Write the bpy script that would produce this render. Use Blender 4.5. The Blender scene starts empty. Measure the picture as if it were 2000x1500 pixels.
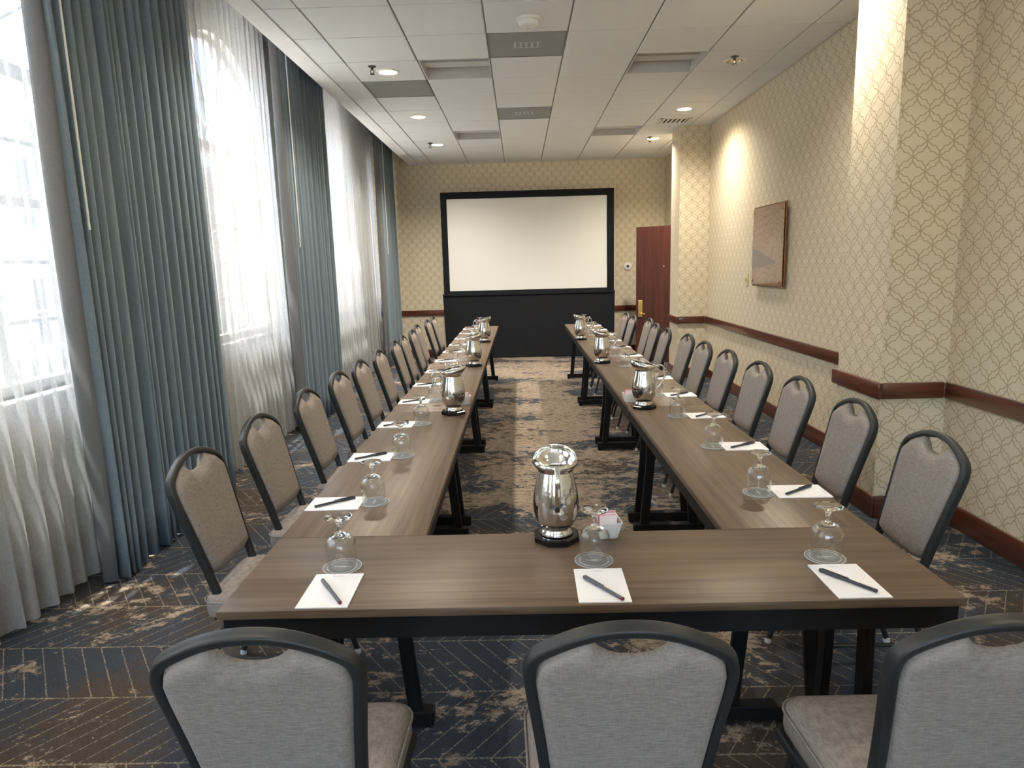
import bpy, bmesh, math, random
from mathutils import Vector, Matrix
random.seed(7)
R = math.radians
scene = bpy.context.scene
col = scene.collection

# ------------------------------------------------------------------ camera
CAM_Z = 1.5702
ZC = 3.279            # ceiling tile face
cam_d = bpy.data.cameras.new('camera')
cam = bpy.data.objects.new('camera', cam_d)
col.objects.link(cam)
cr = Vector((0.99960314, 0.01063817, -0.02608417))
cu = Vector((0.02384234, 0.17366037, 0.98451695))
cf = Vector((-0.01500325, 0.98474814, -0.17333782))
m = Matrix.Identity(4)
for i in range(3):
    m[i][0] = cr[i]; m[i][1] = cu[i]; m[i][2] = -cf[i]
m[2][3] = CAM_Z
cam.matrix_world = m
cam_d.sensor_width = 36.0
cam_d.lens = 1318.7 / 2000 * 36.0
cam_d.clip_start = 0.05
cam_d.clip_end = 300
scene.camera = cam

# ------------------------------------------------------------------ sky, sun, exposure
SUN_DIR = Vector((0.25, 0.20, -0.93)).normalized()
world = bpy.data.worlds.new('sky')
scene.world = world
world.use_nodes = True
wn = world.node_tree.nodes
wl = world.node_tree.links
wn.clear()
sky = wn.new('ShaderNodeTexSky')
sky.sky_type = 'NISHITA'
sky.sun_disc = False
sky.sun_elevation = R(71)
sky.sun_rotation = R(-75)
sky.air_density = 1.0
sky.dust_density = 4.0
sky.ozone_density = 0.4
bgn = wn.new('ShaderNodeBackground')
bgn.inputs['Strength'].default_value = 0.45
wo = wn.new('ShaderNodeOutputWorld')
wl.new(sky.outputs[0], bgn.inputs['Color'])
wl.new(bgn.outputs[0], wo.inputs['Surface'])
sun_d = bpy.data.lights.new('sun', 'SUN')
sun_d.energy = 5.5
sun_d.angle = R(0.6)
sun_d.color = (1.0, 0.97, 0.93)
sun = bpy.data.objects.new('sun', sun_d)
sun.rotation_euler = SUN_DIR.to_track_quat('-Z', 'Y').to_euler()
sun.location = (-8, 2, 12)
col.objects.link(sun)
DOWNLIGHT_W = 42.0
scene.view_settings.view_transform = 'Standard'
scene.view_settings.look = 'None'
scene.view_settings.gamma = 1.0
scene.view_settings.use_curve_mapping = False
scene.view_settings.exposure = 2.85
scene.cycles.max_bounces = 10
scene.cycles.diffuse_bounces = 6
scene.cycles.transparent_max_bounces = 24

# ------------------------------------------------------------------ helpers
class MB:
    """collects verts and faces of one mesh"""
    def __init__(s):
        s.v = []; s.f = []
    def add(s, vs, fs):
        o = len(s.v)
        s.v += [tuple(v) for v in vs]
        s.f += [tuple(i + o for i in f) for f in fs]
        return s
    def box(s, x0, x1, y0, y1, z0, z1, b=0.0):
        if b <= 0:
            vs = [(x, y, z) for z in (z0, z1) for y in (y0, y1) for x in (x0, x1)]
            return s.add(vs, [(0, 2, 3, 1), (4, 5, 7, 6), (0, 1, 5, 4), (2, 6, 7, 3), (0, 4, 6, 2), (1, 3, 7, 5)])
        bm = bmesh.new()
        bmesh.ops.create_cube(bm, size=1)
        for v in bm.verts:
            v.co = Vector((x0 + (v.co.x + .5) * (x1 - x0), y0 + (v.co.y + .5) * (y1 - y0), z0 + (v.co.z + .5) * (z1 - z0)))
        bmesh.ops.bevel(bm, geom=bm.edges[:], offset=b, segments=2, affect='EDGES', profile=.5)
        bm.verts.index_update()
        s.add([v.co for v in bm.verts], [[v.index for v in f.verts] for f in bm.faces])
        bm.free()
        return s
    def lathe(s, prof, n=24, c=(0, 0, 0), cap0=False, cap1=False, fn=None):
        vs = []
        for r, z in prof:
            for k in range(n):
                a = 2 * math.pi * k / n
                p = (r * math.cos(a), r * math.sin(a), z)
                if fn: p = fn(p, a)
                vs.append((p[0] + c[0], p[1] + c[1], p[2] + c[2]))
        fs = []
        for j in range(len(prof) - 1):
            for k in range(n):
                k2 = (k + 1) % n
                fs.append((j * n + k, j * n + k2, (j + 1) * n + k2, (j + 1) * n + k))
        if cap0: fs.append(tuple(range(n))[::-1])
        if cap1: fs.append(tuple((len(prof) - 1) * n + k for k in range(n)))
        return s.add(vs, fs)
    def sweep(s, path, prof, up=(0, 0, 1), closed=False, cap=True):
        """prof: list of (a,b); a along the transported normal, b along the binormal"""
        P = [Vector(p) for p in path]
        n = len(P)
        T = []
        for i in range(n):
            if closed: t = P[(i + 1) % n] - P[i - 1]
            else: t = P[min(i + 1, n - 1)] - P[max(i - 1, 0)]
            T.append(t.normalized())
        a = Vector(up); a = (a - a.dot(T[0]) * T[0]).normalized()
        vs = []
        m_ = len(prof)
        for i in range(n):
            if i:
                q = T[i - 1].rotation_difference(T[i])
                a = q @ a
                a = (a - a.dot(T[i]) * T[i]).normalized()
            b = T[i].cross(a)
            for pa, pb in prof:
                vs.append(P[i] + a * pa + b * pb)
        fs = []
        for i in range(n if closed else n - 1):
            i2 = (i + 1) % n
            for k in range(m_):
                k2 = (k + 1) % m_
                fs.append((i * m_ + k, i * m_ + k2, i2 * m_ + k2, i2 * m_ + k))
        if cap and not closed:
            fs.append(tuple(range(m_))[::-1]); fs.append(tuple((n - 1) * m_ + k for k in range(m_)))
        return s.add(vs, fs)
    def loft(s, rings, cap0=True, cap1=True):
        n = len(rings[0]); vs = [p for r in rings for p in r]; fs = []
        for j in range(len(rings) - 1):
            for k in range(n):
                k2 = (k + 1) % n
                fs.append((j * n + k, j * n + k2, (j + 1) * n + k2, (j + 1) * n + k))
        if cap0: fs.append(tuple(range(n))[::-1])
        if cap1: fs.append(tuple((len(rings) - 1) * n + k for k in range(n)))
        return s.add(vs, fs)
    def mesh(s, name, mat=None, smooth=None):
        me = bpy.data.meshes.new(name)
        me.from_pydata(s.v, [], s.f)
        bm = bmesh.new(); bm.from_mesh(me)
        bmesh.ops.recalc_face_normals(bm, faces=bm.faces[:])
        bm.to_mesh(me); bm.free()
        if smooth is not None:
            me.shade_smooth()
            me.set_sharp_from_angle(angle=R(smooth))
        if mat: me.materials.append(mat)
        me.update()
        return me
    def build(s, name, mat, parent=None, smooth=None, loc=None, rot=None):
        return place(s.mesh(name, mat, smooth), name, parent, loc, rot)

def place(me, name, parent=None, loc=None, rot=None):
    o = bpy.data.objects.new(name, me)
    col.objects.link(o)
    o.parent = parent
    if loc: o.location = loc
    if rot: o.rotation_euler = rot
    return o

def tag(o, label, cat=None, group=None, kind=None):
    o['label'] = label
    if cat: o['category'] = cat
    if group: o['group'] = group
    if kind: o['kind'] = kind
    return o

def empty(name, loc=(0, 0, 0), rz=0.0):
    o = bpy.data.objects.new(name, None)
    o.empty_display_size = .1
    o.location = loc; o.rotation_euler = (0, 0, rz)
    col.objects.link(o)
    return o

def dup(o, parent=None, loc=None, rz=None):
    c = o.copy(); col.objects.link(c); c.parent = parent
    if loc is not None: c.location = loc
    if rz is not None: c.rotation_euler = (0, 0, rz)
    for ch in o.children: dup(ch, c)
    return c

def circ(r, n=10):
    return [(r * math.cos(2 * math.pi * k / n), r * math.sin(2 * math.pi * k / n)) for k in range(n)]

def rrect(w, h, r, n=3):
    out = []
    for cx, cy, a0 in ((w / 2 - r, h / 2 - r, 0), (-w / 2 + r, h / 2 - r, 90), (-w / 2 + r, -h / 2 + r, 180), (w / 2 - r, -h / 2 + r, 270)):
        for k in range(n + 1):
            a = R(a0 + 90 * k / n)
            out.append((cx + r * math.cos(a), cy + r * math.sin(a)))
    return out

def smooth_path(pts, per=6):
    P = [Vector(p) for p in pts]
    out = []
    for i in range(len(P) - 1):
        p0 = P[max(i - 1, 0)]; p1 = P[i]; p2 = P[i + 1]; p3 = P[min(i + 2, len(P) - 1)]
        for k in range(per):
            t = k / per
            out.append(.5 * ((2 * p1) + (-p0 + p2) * t + (2 * p0 - 5 * p1 + 4 * p2 - p3) * t * t + (-p0 + 3 * p1 - 3 * p2 + p3) * t ** 3))
    out.append(P[-1])
    return out

# ------------------------------------------------------------------ materials
class NT:
    def __init__(s, name):
        s.m = bpy.data.materials.new(name); s.m.use_nodes = True
        s.t = s.m.node_tree; s.t.nodes.clear()
        s.out = s.n('ShaderNodeOutputMaterial')
    def n(s, ty, **kw):
        nd = s.t.nodes.new(ty)
        for k, v in kw.items(): setattr(nd, k, v)
        return nd
    def put(s, sock, v):
        if hasattr(v, 'is_output') or isinstance(v, bpy.types.NodeSocket): s.t.links.new(v, sock)
        elif v is not None: sock.default_value = v
    def math(s, op, a, b=None, c=None):
        nd = s.n('ShaderNodeMath', operation=op)
        s.put(nd.inputs[0], a)
        if b is not None: s.put(nd.inputs[1], b)
        if c is not None: s.put(nd.inputs[2], c)
        return nd.outputs[0]
    def mix(s, fac, a, b, ty='MIX'):
        nd = s.n('ShaderNodeMix', data_type='RGBA', blend_type=ty)
        s.put(nd.inputs[0], fac); s.put(nd.inputs[6], a); s.put(nd.inputs[7], b)
        return nd.outputs[2]
    def coord(s, which='Object'):
        return s.n('ShaderNodeTexCoord').outputs[which]
    def pos(s):
        return s.n('ShaderNodeNewGeometry').outputs['Position']
    def xyz(s, v):
        nd = s.n('ShaderNodeSeparateXYZ'); s.put(nd.inputs[0], v); return nd.outputs
    def scale(s, v, sc, loc=(0, 0, 0)):
        nd = s.n('ShaderNodeMapping'); s.put(nd.inputs['Vector'], v)
        nd.inputs['Scale'].default_value = sc; nd.inputs['Location'].default_value = loc
        return nd.outputs[0]
    def noise(s, v, sc, det=4, rough=.5, dist=0, out='Fac'):
        nd = s.n('ShaderNodeTexNoise'); s.put(nd.inputs['Vector'], v)
        nd.inputs['Scale'].default_value = sc; nd.inputs['Detail'].default_value = det
        nd.inputs['Roughness'].default_value = rough; nd.inputs['Distortion'].default_value = dist
        return nd.outputs[out]
    def ramp(s, v, stops):
        nd = s.n('ShaderNodeValToRGB'); s.put(nd.inputs[0], v)
        e = nd.color_ramp.elements
        while len(e) < len(stops): e.new(.5)
        for k, (p, c) in enumerate(stops):
            e[k].position = p
            e[k].color = (c, c, c, 1) if isinstance(c, (int, float)) else (*c, 1)
        return nd.outputs[0]
    def bump(s, h, st=.2, d=.01):
        nd = s.n('ShaderNodeBump'); s.put(nd.inputs['Height'], h)
        nd.inputs['Strength'].default_value = st; nd.inputs['Distance'].default_value = d
        return nd.outputs[0]
    def bsdf(s, base, rough=.5, metal=0, normal=None, spec=None, trans=0, ior=None, coat=0, emit=None, estr=0):
        p = s.n('ShaderNodeBsdfPrincipled')
        s.put(p.inputs['Base Color'], (*base, 1) if isinstance(base, tuple) and len(base) == 3 else base)
        s.put(p.inputs['Roughness'], rough); s.put(p.inputs['Metallic'], metal)
        if normal is not None: s.put(p.inputs['Normal'], normal)
        if spec is not None: s.put(p.inputs['Specular IOR Level'], spec)
        p.inputs['Transmission Weight'].default_value = trans
        if ior: p.inputs['IOR'].default_value = ior
        p.inputs['Coat Weight'].default_value = coat
        if emit:
            p.inputs['Emission Color'].default_value = (*emit, 1); p.inputs['Emission Strength'].default_value = estr
        s.t.links.new(p.outputs[0], s.out.inputs[0])
        return s.m

def plain(name, c, rough=.5, metal=0, var=.06, sc=30, **kw):
    """a plain colour with a slight mottle"""
    t = NT(name)
    n = t.noise(t.coord(), sc, 3)
    lo = tuple(x * (1 - var) for x in c); hi = tuple(min(1, x * (1 + var)) for x in c)
    return t.bsdf(t.mix(n, (*lo, 1), (*hi, 1)), rough, metal, **kw)

def wallpaper(name, horiz, base=(.66, .58, .435), line=(.42, .335, .205)):
    t = NT(name)
    p = t.xyz(t.pos())
    x = t.math('DIVIDE', p[horiz], .147); y = t.math('DIVIDE', p[2], .162)
    sp = t.math('ADD', x, y); tm = t.math('SUBTRACT', x, y)
    def fam(a, b):
        c = t.math('SUBTRACT', a, t.math('FLOOR', t.math('ADD', a, .5)))
        q = t.math('ADD', c, t.math('MULTIPLY', t.math('SINE', t.math('MULTIPLY', b, 2 * math.pi)), .05))
        w = t.math('POWER', t.math('ABSOLUTE', t.math('SINE', t.math('MULTIPLY', b, math.pi))), .9)
        k = t.math('SUBTRACT', .15, t.math('MULTIPLY', t.math('COSINE', t.math('MULTIPLY', b, 6 * math.pi)), .028))
        return t.math('ABSOLUTE', t.math('SUBTRACT', t.math('ABSOLUTE', q), t.math('MULTIPLY', w, k)))
    d = t.math('MINIMUM', fam(sp, tm), fam(tm, sp))
    mask = t.ramp(d, [(.018, 1.0), (.042, 0.0)])
    fine = t.noise(t.scale(t.pos(), (1, 1, 1)), 260, 2)
    b2 = t.mix(fine, tuple(c * .95 for c in base) + (1,), tuple(c * 1.05 for c in base) + (1,))
    c = t.mix(mask, b2, (*line, 1))
    rg = t.math('SUBTRACT', .62, t.math('MULTIPLY', mask, .2))
    return t.bsdf(c, rg, 0, t.bump(t.math('SUBTRACT', 1, mask), .12, .002), spec=.4)

def wood(name, c1, c2, axis, rough=.35, sc=1.0, coord='Object', streak=26, coat=0, spec=.5):
    t = NT(name)
    s = [streak, streak, streak]; s[axis] = 1.3
    v = t.scale(t.coord(coord), tuple(k * sc for k in s))
    n1 = t.noise(v, 1.0, 6, .6, .25)
    s2 = [150, 150, 150]; s2[axis] = 4
    n2 = t.noise(t.scale(t.coord(coord), tuple(k * sc for k in s2)), 1.0, 3)
    f = t.ramp(t.math('ADD', t.math('MULTIPLY', n1, .75), t.math('MULTIPLY', n2, .25)), [(.34, 0.0), (.68, 1.0)])
    return t.bsdf(t.mix(f, (*c1, 1), (*c2, 1)), rough, 0, t.bump(n2, .03, .001), coat=coat, spec=spec)

def carpet():
    t = NT('carpet')
    p = t.pos(); q = t.xyz(p)
    wob = t.math('MULTIPLY', t.math('SUBTRACT', t.noise(p, 60, 2), .5), .006)
    X = t.math('ADD', q[0], wob); Y = t.math('ADD', q[1], wob)
    band = .349
    yb = t.math('DIVIDE', t.math('SUBTRACT', Y, 2.292), band)
    k = t.math('FLOOR', yb); fr = t.math('SUBTRACT', yb, k)
    par = t.math('SUBTRACT', 1, t.math('MULTIPLY', t.math('FLOORED_MODULO', k, 2) if False else t.math('ABSOLUTE', t.math('MODULO', k, 2)), 2))
    yl = t.math('MULTIPLY', fr, band * .75)
    u = t.math('DIVIDE', t.math('ADD', X, t.math('MULTIPLY', par, yl)), .085)
    fu = t.math('ABSOLUTE', t.math('SUBTRACT', t.math('FRACT', t.math('ADD', u, 100)), .5))
    l1 = t.ramp(fu, [(.022, 1.0), (.045, 0.0)])
    hb = t.math('ABSOLUTE', t.math('SUBTRACT', t.math('FRACT', t.math('ADD', fr, .5)), .5))
    l2 = t.ramp(hb, [(.008, 1.0), (.014, 0.0)])
    lines = t.math('MAXIMUM', l1, l2)
    lb = t.ramp(t.noise(p, 90, 2), [(.38, .1), (.6, 1.0)])
    lines = t.math('MULTIPLY', lines, lb)
    # ground colours: slate blue, dark brown
    big = t.noise(t.scale(p, (1, 1, 1), (3.1, 1.7, 0)), .9, 3, .55)
    tuft = t.noise(p, 170, 2, .6)
    mid = t.noise(p, 26, 3, .7)
    slate = t.mix(tuft, (.013, .017, .024, 1), (.064, .076, .097, 1))
    brown = t.mix(tuft, (.020, .015, .012, 1), (.10, .077, .062, 1))
    g = t.mix(t.ramp(t.math('ADD', big, t.math('MULTIPLY', t.math('SUBTRACT', mid, .5), .25)), [(.49, 0.0), (.59, 1.0)]), slate, brown)
    # worn beige patches, denser down the aisle
    aisle = t.ramp(t.math('ABSOLUTE', t.math('SUBTRACT', q[0], .15)), [(.35, 1.0), (1.0, 0.0)])
    far = t.ramp(t.math('DIVIDE', q[1], 6.0), [(.35, 0.0), (.75, 1.0)])
    boost = t.math('ADD', t.math('MULTIPLY', t.math('MULTIPLY', aisle, far), .075), t.math('MULTIPLY', aisle, .02))
    ps = t.noise(t.scale(p, (.75, 1.25, 1)), 1.7, 2, .5)
    pf = t.noise(t.scale(p, (.85, 1.15, 1)), 11.0, 8, .78, .3)
    pv = t.math('ADD', t.math('ADD', t.math('MULTIPLY', ps, .42), t.math('MULTIPLY', pf, .58)), boost)
    patch = t.ramp(pv, [(.553, 0.0), (.572, 1.0)])
    beige = t.mix(t.noise(p, 6, 3), (.27, .212, .16, 1), (.44, .365, .285, 1))
    beige = t.mix(t.math('MULTIPLY', tuft, .5), beige, (.16, .12, .09, 1))
    mott = t.ramp(t.noise(t.scale(p, (.75, 1.35, 1), (5, 2, 0)), 23, 6, .75, .2), [(.50, 0.0), (.53, 1.0)])
    beige = t.mix(t.math('MULTIPLY', mott, .55), beige, (.085, .064, .048, 1))
    c = t.mix(t.math('MULTIPLY', lines, .7), g, (.33, .27, .185, 1))
    c = t.mix(t.math('MULTIPLY', patch, .92), c, beige)
    return t.bsdf(c, .95, 0, t.bump(tuft, .5, .004), spec=.1)

def fabric(name, c, var=.28, sx=700, rough=.9):
    t = NT(name)
    o = t.coord()
    a = t.noise(t.scale(o, (40, 40, sx)), 1, 3, .6); b = t.noise(t.scale(o, (sx, 90, 40)), 1, 2, .6)
    b = t.math('MULTIPLY', t.math('ADD', b, t.noise(t.scale(o, (60, sx, 60)), 1, 2, .6)), .5)
    f = t.math('ADD', t.math('MULTIPLY', a, .5), t.math('MULTIPLY', b, .5))
    lo = tuple(x * (1 - var) for x in c); hi = tuple(x * (1 + var) for x in c)
    return t.bsdf(t.mix(t.ramp(f, [(.38, 0.0), (.62, 1.0)]), (*lo, 1), (*hi, 1)), rough, 0, t.bump(f, .15, .001), spec=.2)

def sheer_mat():
    t = NT('sheer_fabric')
    o = t.pos()
    weave = t.noise(t.scale(o, (300, 300, 60)), 1, 2)
    tr = t.n('ShaderNodeBsdfTransparent')
    tl = t.n('ShaderNodeBsdfTranslucent'); df = t.n('ShaderNodeBsdfDiffuse')
    cc = t.mix(weave, (.80, .80, .79, 1), (.88, .88, .87, 1))
    t.put(tl.inputs[0], t.mix(weave, (.17, .17, .168, 1), (.22, .22, .217, 1))); t.put(df.inputs[0], cc)
    m1 = t.n('ShaderNodeMixShader'); m1.inputs[0].default_value = .42
    t.put(m1.inputs[1], tl.outputs[0]); t.put(m1.inputs[2], df.outputs[0])
    m2 = t.n('ShaderNodeMixShader')
    t.put(m2.inputs[0], t.ramp(weave, [(.3, .56), (.7, .70)]))
    t.put(m2.inputs[1], tr.outputs[0]); t.put(m2.inputs[2], m1.outputs[0])
    t.put(t.out.inputs[0], m2.outputs[0])
    return t.m

def thin_glass(name, tint=(.96, .97, .96), refl=1.0):
    t = NT(name)
    tr = t.n('ShaderNodeBsdfTransparent'); tr.inputs[0].default_value = (*tint, 1)
    gl = t.n('ShaderNodeBsdfGlossy'); gl.inputs['Roughness'].default_value = .02
    lw = t.n('ShaderNodeLayerWeight'); lw.inputs[0].default_value = .5
    fz = t.math('ADD', .04, t.math('MULTIPLY', t.math('POWER', lw.outputs['Facing'], 3.0), .85))
    wob = t.noise(t.coord(), 18, 2)
    t.put(gl.inputs['Color'], t.mix(wob, (.95, .95, .95, 1), (1, 1, 1, 1)))
    mx = t.n('ShaderNodeMixShader')
    t.put(mx.inputs[0], t.math('MULTIPLY', fz, refl))
    t.put(mx.inputs[1], tr.outputs[0]); t.put(mx.inputs[2], gl.outputs[0])
    t.put(t.out.inputs[0], mx.outputs[0])
    return t.m

def steel_mat():
    t = NT('hammered_steel')
    v = t.n('ShaderNodeTexVoronoi'); t.put(v.inputs['Vector'], t.coord()); v.inputs['Scale'].default_value = 110
    n = t.noise(t.coord(), 30, 2)
    h = t.math('ADD', v.outputs['Distance'], t.math('MULTIPLY', n, .6))
    return t.bsdf((.80, .78, .74), .11, 1.0, t.bump(h, .10, .002))

def art_mat():
    t = NT('bronze_wave_print')
    o = t.coord(); q = t.xyz(o)
    w = t.noise(t.scale(o, (1, 1, 1)), 2.3, 3, .5, .6)
    wave = t.math('FRACT', t.math('ADD', t.math('MULTIPLY', w, 11), t.math('MULTIPLY', q[2], 14)))
    ln = t.ramp(t.math('ABSOLUTE', t.math('SUBTRACT', wave, .5)), [(.03, 1.0), (.2, 0.0)])
    base = t.mix(t.noise(o, 3, 3), (.30, .165, .085, 1), (.40, .25, .145, 1))
    c = t.mix(t.math('MULTIPLY', ln, .55), base, (.14, .07, .035, 1))
    # the dark stone-like shape in the lower part of the print
    wv = t.math('MULTIPLY', t.math('SUBTRACT', t.noise(o, 5, 2), .5), .05)
    top = t.math('LESS_THAN', t.math('ADD', t.math('SUBTRACT', q[2], t.math('MULTIPLY', q[1], .22)), wv), -.095)
    bot = t.math('GREATER_THAN', t.math('ADD', q[2], t.math('ADD', t.math('MULTIPLY', q[1], .10), wv)), -.19)
    msk = t.math('MULTIPLY', top, bot)
    c = t.mix(t.math('MULTIPLY', msk, .8), c, (.125, .095, .085, 1))
    return t.bsdf(c, .28, .25, coat=.6)

def mesh_panel_mat():
    t = NT('perforated_grey')
    q = t.xyz(t.coord())
    a = t.math('SINE', t.math('MULTIPLY', q[0], 900)); b = t.math('SINE', t.math('MULTIPLY', q[1], 900))
    f = t.ramp(t.math('MULTIPLY', a, b), [(.3, 0.0), (.6, 1.0)])
    n = t.noise(t.coord(), 5, 3)
    return t.bsdf(t.mix(f, t.mix(n, (.28, .28, .265, 1), (.34, .34, .32, 1)), (.20, .20, .19, 1)), .7)

def tile_mat():
    t = NT('ceiling_tile_white')
    o = t.pos()
    n = t.noise(o, 240, 3, .7); b = t.noise(o, 1.3, 2)
    return t.bsdf(t.mix(n, (.70, .71, .70, 1), (.79, .80, .79, 1)), .85, 0, t.bump(n, .25, .002), spec=.2)

M = {}
M['paper_y'] = wallpaper('wallpaper_side', 1)
M['paper_x'] = wallpaper('wallpaper_end', 0)
M['carpet'] = carpet()
M['tile'] = tile_mat()
M['grid'] = plain('grid_grey', (.20, .195, .185), .5)
M['slab'] = plain('plenum_grey', (.10, .10, .10), .9)
M['white_paint'] = plain('white_paint', (.80, .795, .77), .6, sc=8)
M['cream_paint'] = plain('cream_paint', (.66, .60, .48), .7, sc=6)
M['window_white'] = plain('window_white', (.82, .82, .80), .4)
M['mahogany'] = wood('mahogany_y', (.055, .015, .008), (.145, .043, .02), 1, .28, coat=.3)
M['mahogany_x'] = wood('mahogany_x', (.055, .015, .008), (.145, .043, .02), 0, .28, coat=.3)
M['door_wood'] = wood('door_mahogany', (.040, .011, .007), (.088, .025, .014), 2, .5, streak=18, spec=.3)
M['top'] = wood('greige_laminate', (.072, .047, .029), (.170, .118, .077), 0, .38, streak=34, spec=.32)
M['top_edge'] = wood('greige_edge', (.13, .10, .075), (.21, .165, .125), 0, .4)
M['black_metal'] = plain('black_powder_coat', (.006, .006, .0065), .55, spec=.25)
M['frame_metal'] = plain('charcoal_powder_coat', (.022, .023, .023), .42, spec=.4)
M['chair_fabric'] = fabric('heather_grey_upholstery', (.265, .230, .205))
M['glide'] = plain('clear_glide', (.55, .55, .53), .25)
M['drape'] = fabric('slate_blue_drape', (.195, .245, .280), .10, 500)
M['lining'] = fabric('grey_lining', (.15, .15, .148), .08, 500)
M['sheer'] = sheer_mat()
M['wand'] = plain('white_wand', (.72, .71, .66), .35)
M['glass'] = thin_glass('window_glass', (.95, .97, .96), .7)
M['goblet'] = thin_glass('goblet_glass', (.955, .96, .955), 1.0)
t_ = NT('solid_glass'); M['solid_glass'] = t_.bsdf(t_.mix(t_.noise(t_.coord(), 20, 2), (.97, .98, .97, 1), (1, 1, 1, 1)), .01, 0, trans=1.0, ior=1.47)
M['steel'] = steel_mat()
M['gloss_black'] = plain('gloss_black', (.006, .006, .007), .12)
M['paper'] = plain('white_paper', (.80, .80, .82), .7, var=.015)
M['print'] = plain('grey_print', (.45, .45, .46), .7)
M['coaster'] = plain('grey_coaster', (.17, .175, .18), .6)
M['coaster_white'] = plain('coaster_white', (.62, .62, .61), .6)
M['pen_grey'] = plain('pen_grey', (.10, .108, .12), .35)
M['pen_dark'] = plain('pen_charcoal', (.035, .037, .045), .35)
M['pen_red'] = plain('pen_maroon', (.16, .02, .05), .35)
M['ceramic'] = plain('white_ceramic', (.80, .79, .77), .2, var=.02)
M['pink'] = plain('pink_packet', (.62, .20, .30), .6)
M['packet_white'] = plain('white_packet', (.74, .66, .64), .6)
M['screen_white'] = plain('screen_white', (.72, .72, .70), .85, var=.01, sc=3)
M['screen_black'] = fabric('black_drape', (.011, .012, .015), .25, 200, .85)
M['brass'] = plain('polished_brass', (.78, .55, .20), .22, 1.0)
M['gold_cone'] = plain('gold_reflector', (.80, .66, .36), .25, .9)
M['chrome'] = plain('chrome', (.7, .7, .7), .15, 1.0)
M['dark_metal'] = plain('dark_bronze_metal', (.07, .06, .05), .35, .7)
M['plastic_white'] = plain('white_plastic', (.76, .75, .70), .4)
M['plastic_ivory'] = plain('ivory_plastic', (.62, .55, .34), .4)
M['art'] = art_mat()
M['copper'] = plain('copper_panel', (.30, .12, .045), .25, .6)
M['perf'] = mesh_panel_mat()
M['vent_dark'] = plain('vent_dark', (.03, .03, .03), .7)
M['troffer'] = plain('troffer_white', (.52, .51, .49), .45)
M['stucco'] = plain('cream_stucco', (.68, .62, .50), .9, sc=2)
M['far_glass'] = plain('far_window_glass', (.10, .12, .14), .15)
M['asphalt'] = plain('pale_paving', (.45, .44, .42), .9, sc=2)
tb = NT('lamp_bulb'); M['bulb'] = tb.bsdf((.9, .85, .7), .4, emit=(1.0, .82, .52), estr=26.0)

# ------------------------------------------------------------------ room measures
XW = 2.502            # wallpapered side wall
XL = -2.50            # window wall (inner face)
YF = 11.88            # far wall
YB = -3.9             # wall behind the camera
ZT = 3.80             # top of shell
T = 0.6096
CX0 = -2.0338
CY0 = 4.8118
RAIL0, RAIL1 = .735, .830

# ------------------------------------------------------------------ floor and walls
tag(MB().box(XL - .3, XW + .6, YB - .2, YF + .2, -.12, 0).build('floor', M['carpet']),
    'patterned slate and brown carpet with gold chevron lines', kind='structure')

wr = MB()
# side wall with the doorway behind the far pilaster
D0, D1, DH = 9.65, 10.45, 2.11
wr.box(XW, XW + .16, YB, D0, 0, ZT); wr.box(XW, XW + .16, D1, YF, 0, ZT); wr.box(XW, XW + .16, D0, D1, DH, ZT)
tag(wr.build('wall_right', M['paper_y']), 'cream trellis wallpapered side wall', kind='structure')
tag(MB().box(XW + .55, XW + .6, D0 - .6, D1 + .6, 0, ZT).build('wall_corridor', M['cream_paint']), 'plain cream corridor wall beyond the doorway', kind='structure')
tag(MB().box(XL - .3, XW + .16, YF, YF + .16, 0, ZT).build('wall_back', M['paper_x']), 'cream trellis wallpapered end wall behind the screen', kind='structure')
FW = ((-1.75, -.25), (.45, 1.95))        # two unseen windows added behind the camera as fill light for the room
wf = MB()
for a0, a1 in ((XL - .3, FW[0][0]), (FW[0][1], FW[1][0]), (FW[1][1], XW + .16)): wf.box(a0, a1, YB - .16, YB, 0, ZT)
for a0, a1 in FW: wf.box(a0, a1, YB - .16, YB, 0, .95); wf.box(a0, a1, YB - .16, YB, 3.05, ZT)
tag(wf.build('wall_front', M['paper_x']), 'wallpapered wall behind the camera', kind='structure')
for k, (a0, a1) in enumerate(FW):
    e = empty('window_%d' % (k + 8), ((a0 + a1) / 2, YB - .1, .95)); tag(e, 'unseen square headed window added behind the camera for fill light', kind='structure')
    h = (a1 - a0) / 2
    b = MB(); b.box(-h, -h + .05, -.03, .03, 0, 2.1); b.box(h - .05, h, -.03, .03, 0, 2.1); b.box(-h, h, -.03, .03, 0, .05); b.box(-h, h, -.03, .03, 2.05, 2.1)
    b.build('frame', M['window_white'], e)
    for c in range(2): MB().box(-h + .05 + (h - .05) * c, -h + .05 + (h - .05) * (c + 1), -.003, .003, .05, 2.05).build('pane', M['glass'], e)
    MB().box(-.02, .02, -.02, .02, .05, 2.05).build('muntin', M['window_white'], e)

def pilaster(x0, y0, y1, label):
    e = MB()
    e.box(x0, XW, y0, y1, 0, ZC + .02)
    me = e.mesh('pilaster', M['paper_y']); me.materials.append(M['paper_x'])
    for p in me.polygons:
        if abs(p.normal.y) > .5: p.material_index = 1
    tag(place(me, 'pilaster'), label, kind='structure')
PX = 2.115
pilaster(PX, 3.945, 4.49, 'wallpapered pilaster near the front of the side wall')
pilaster(PX, 9.13, 9.62, 'wallpapered pilaster beside the mahogany door')

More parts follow.
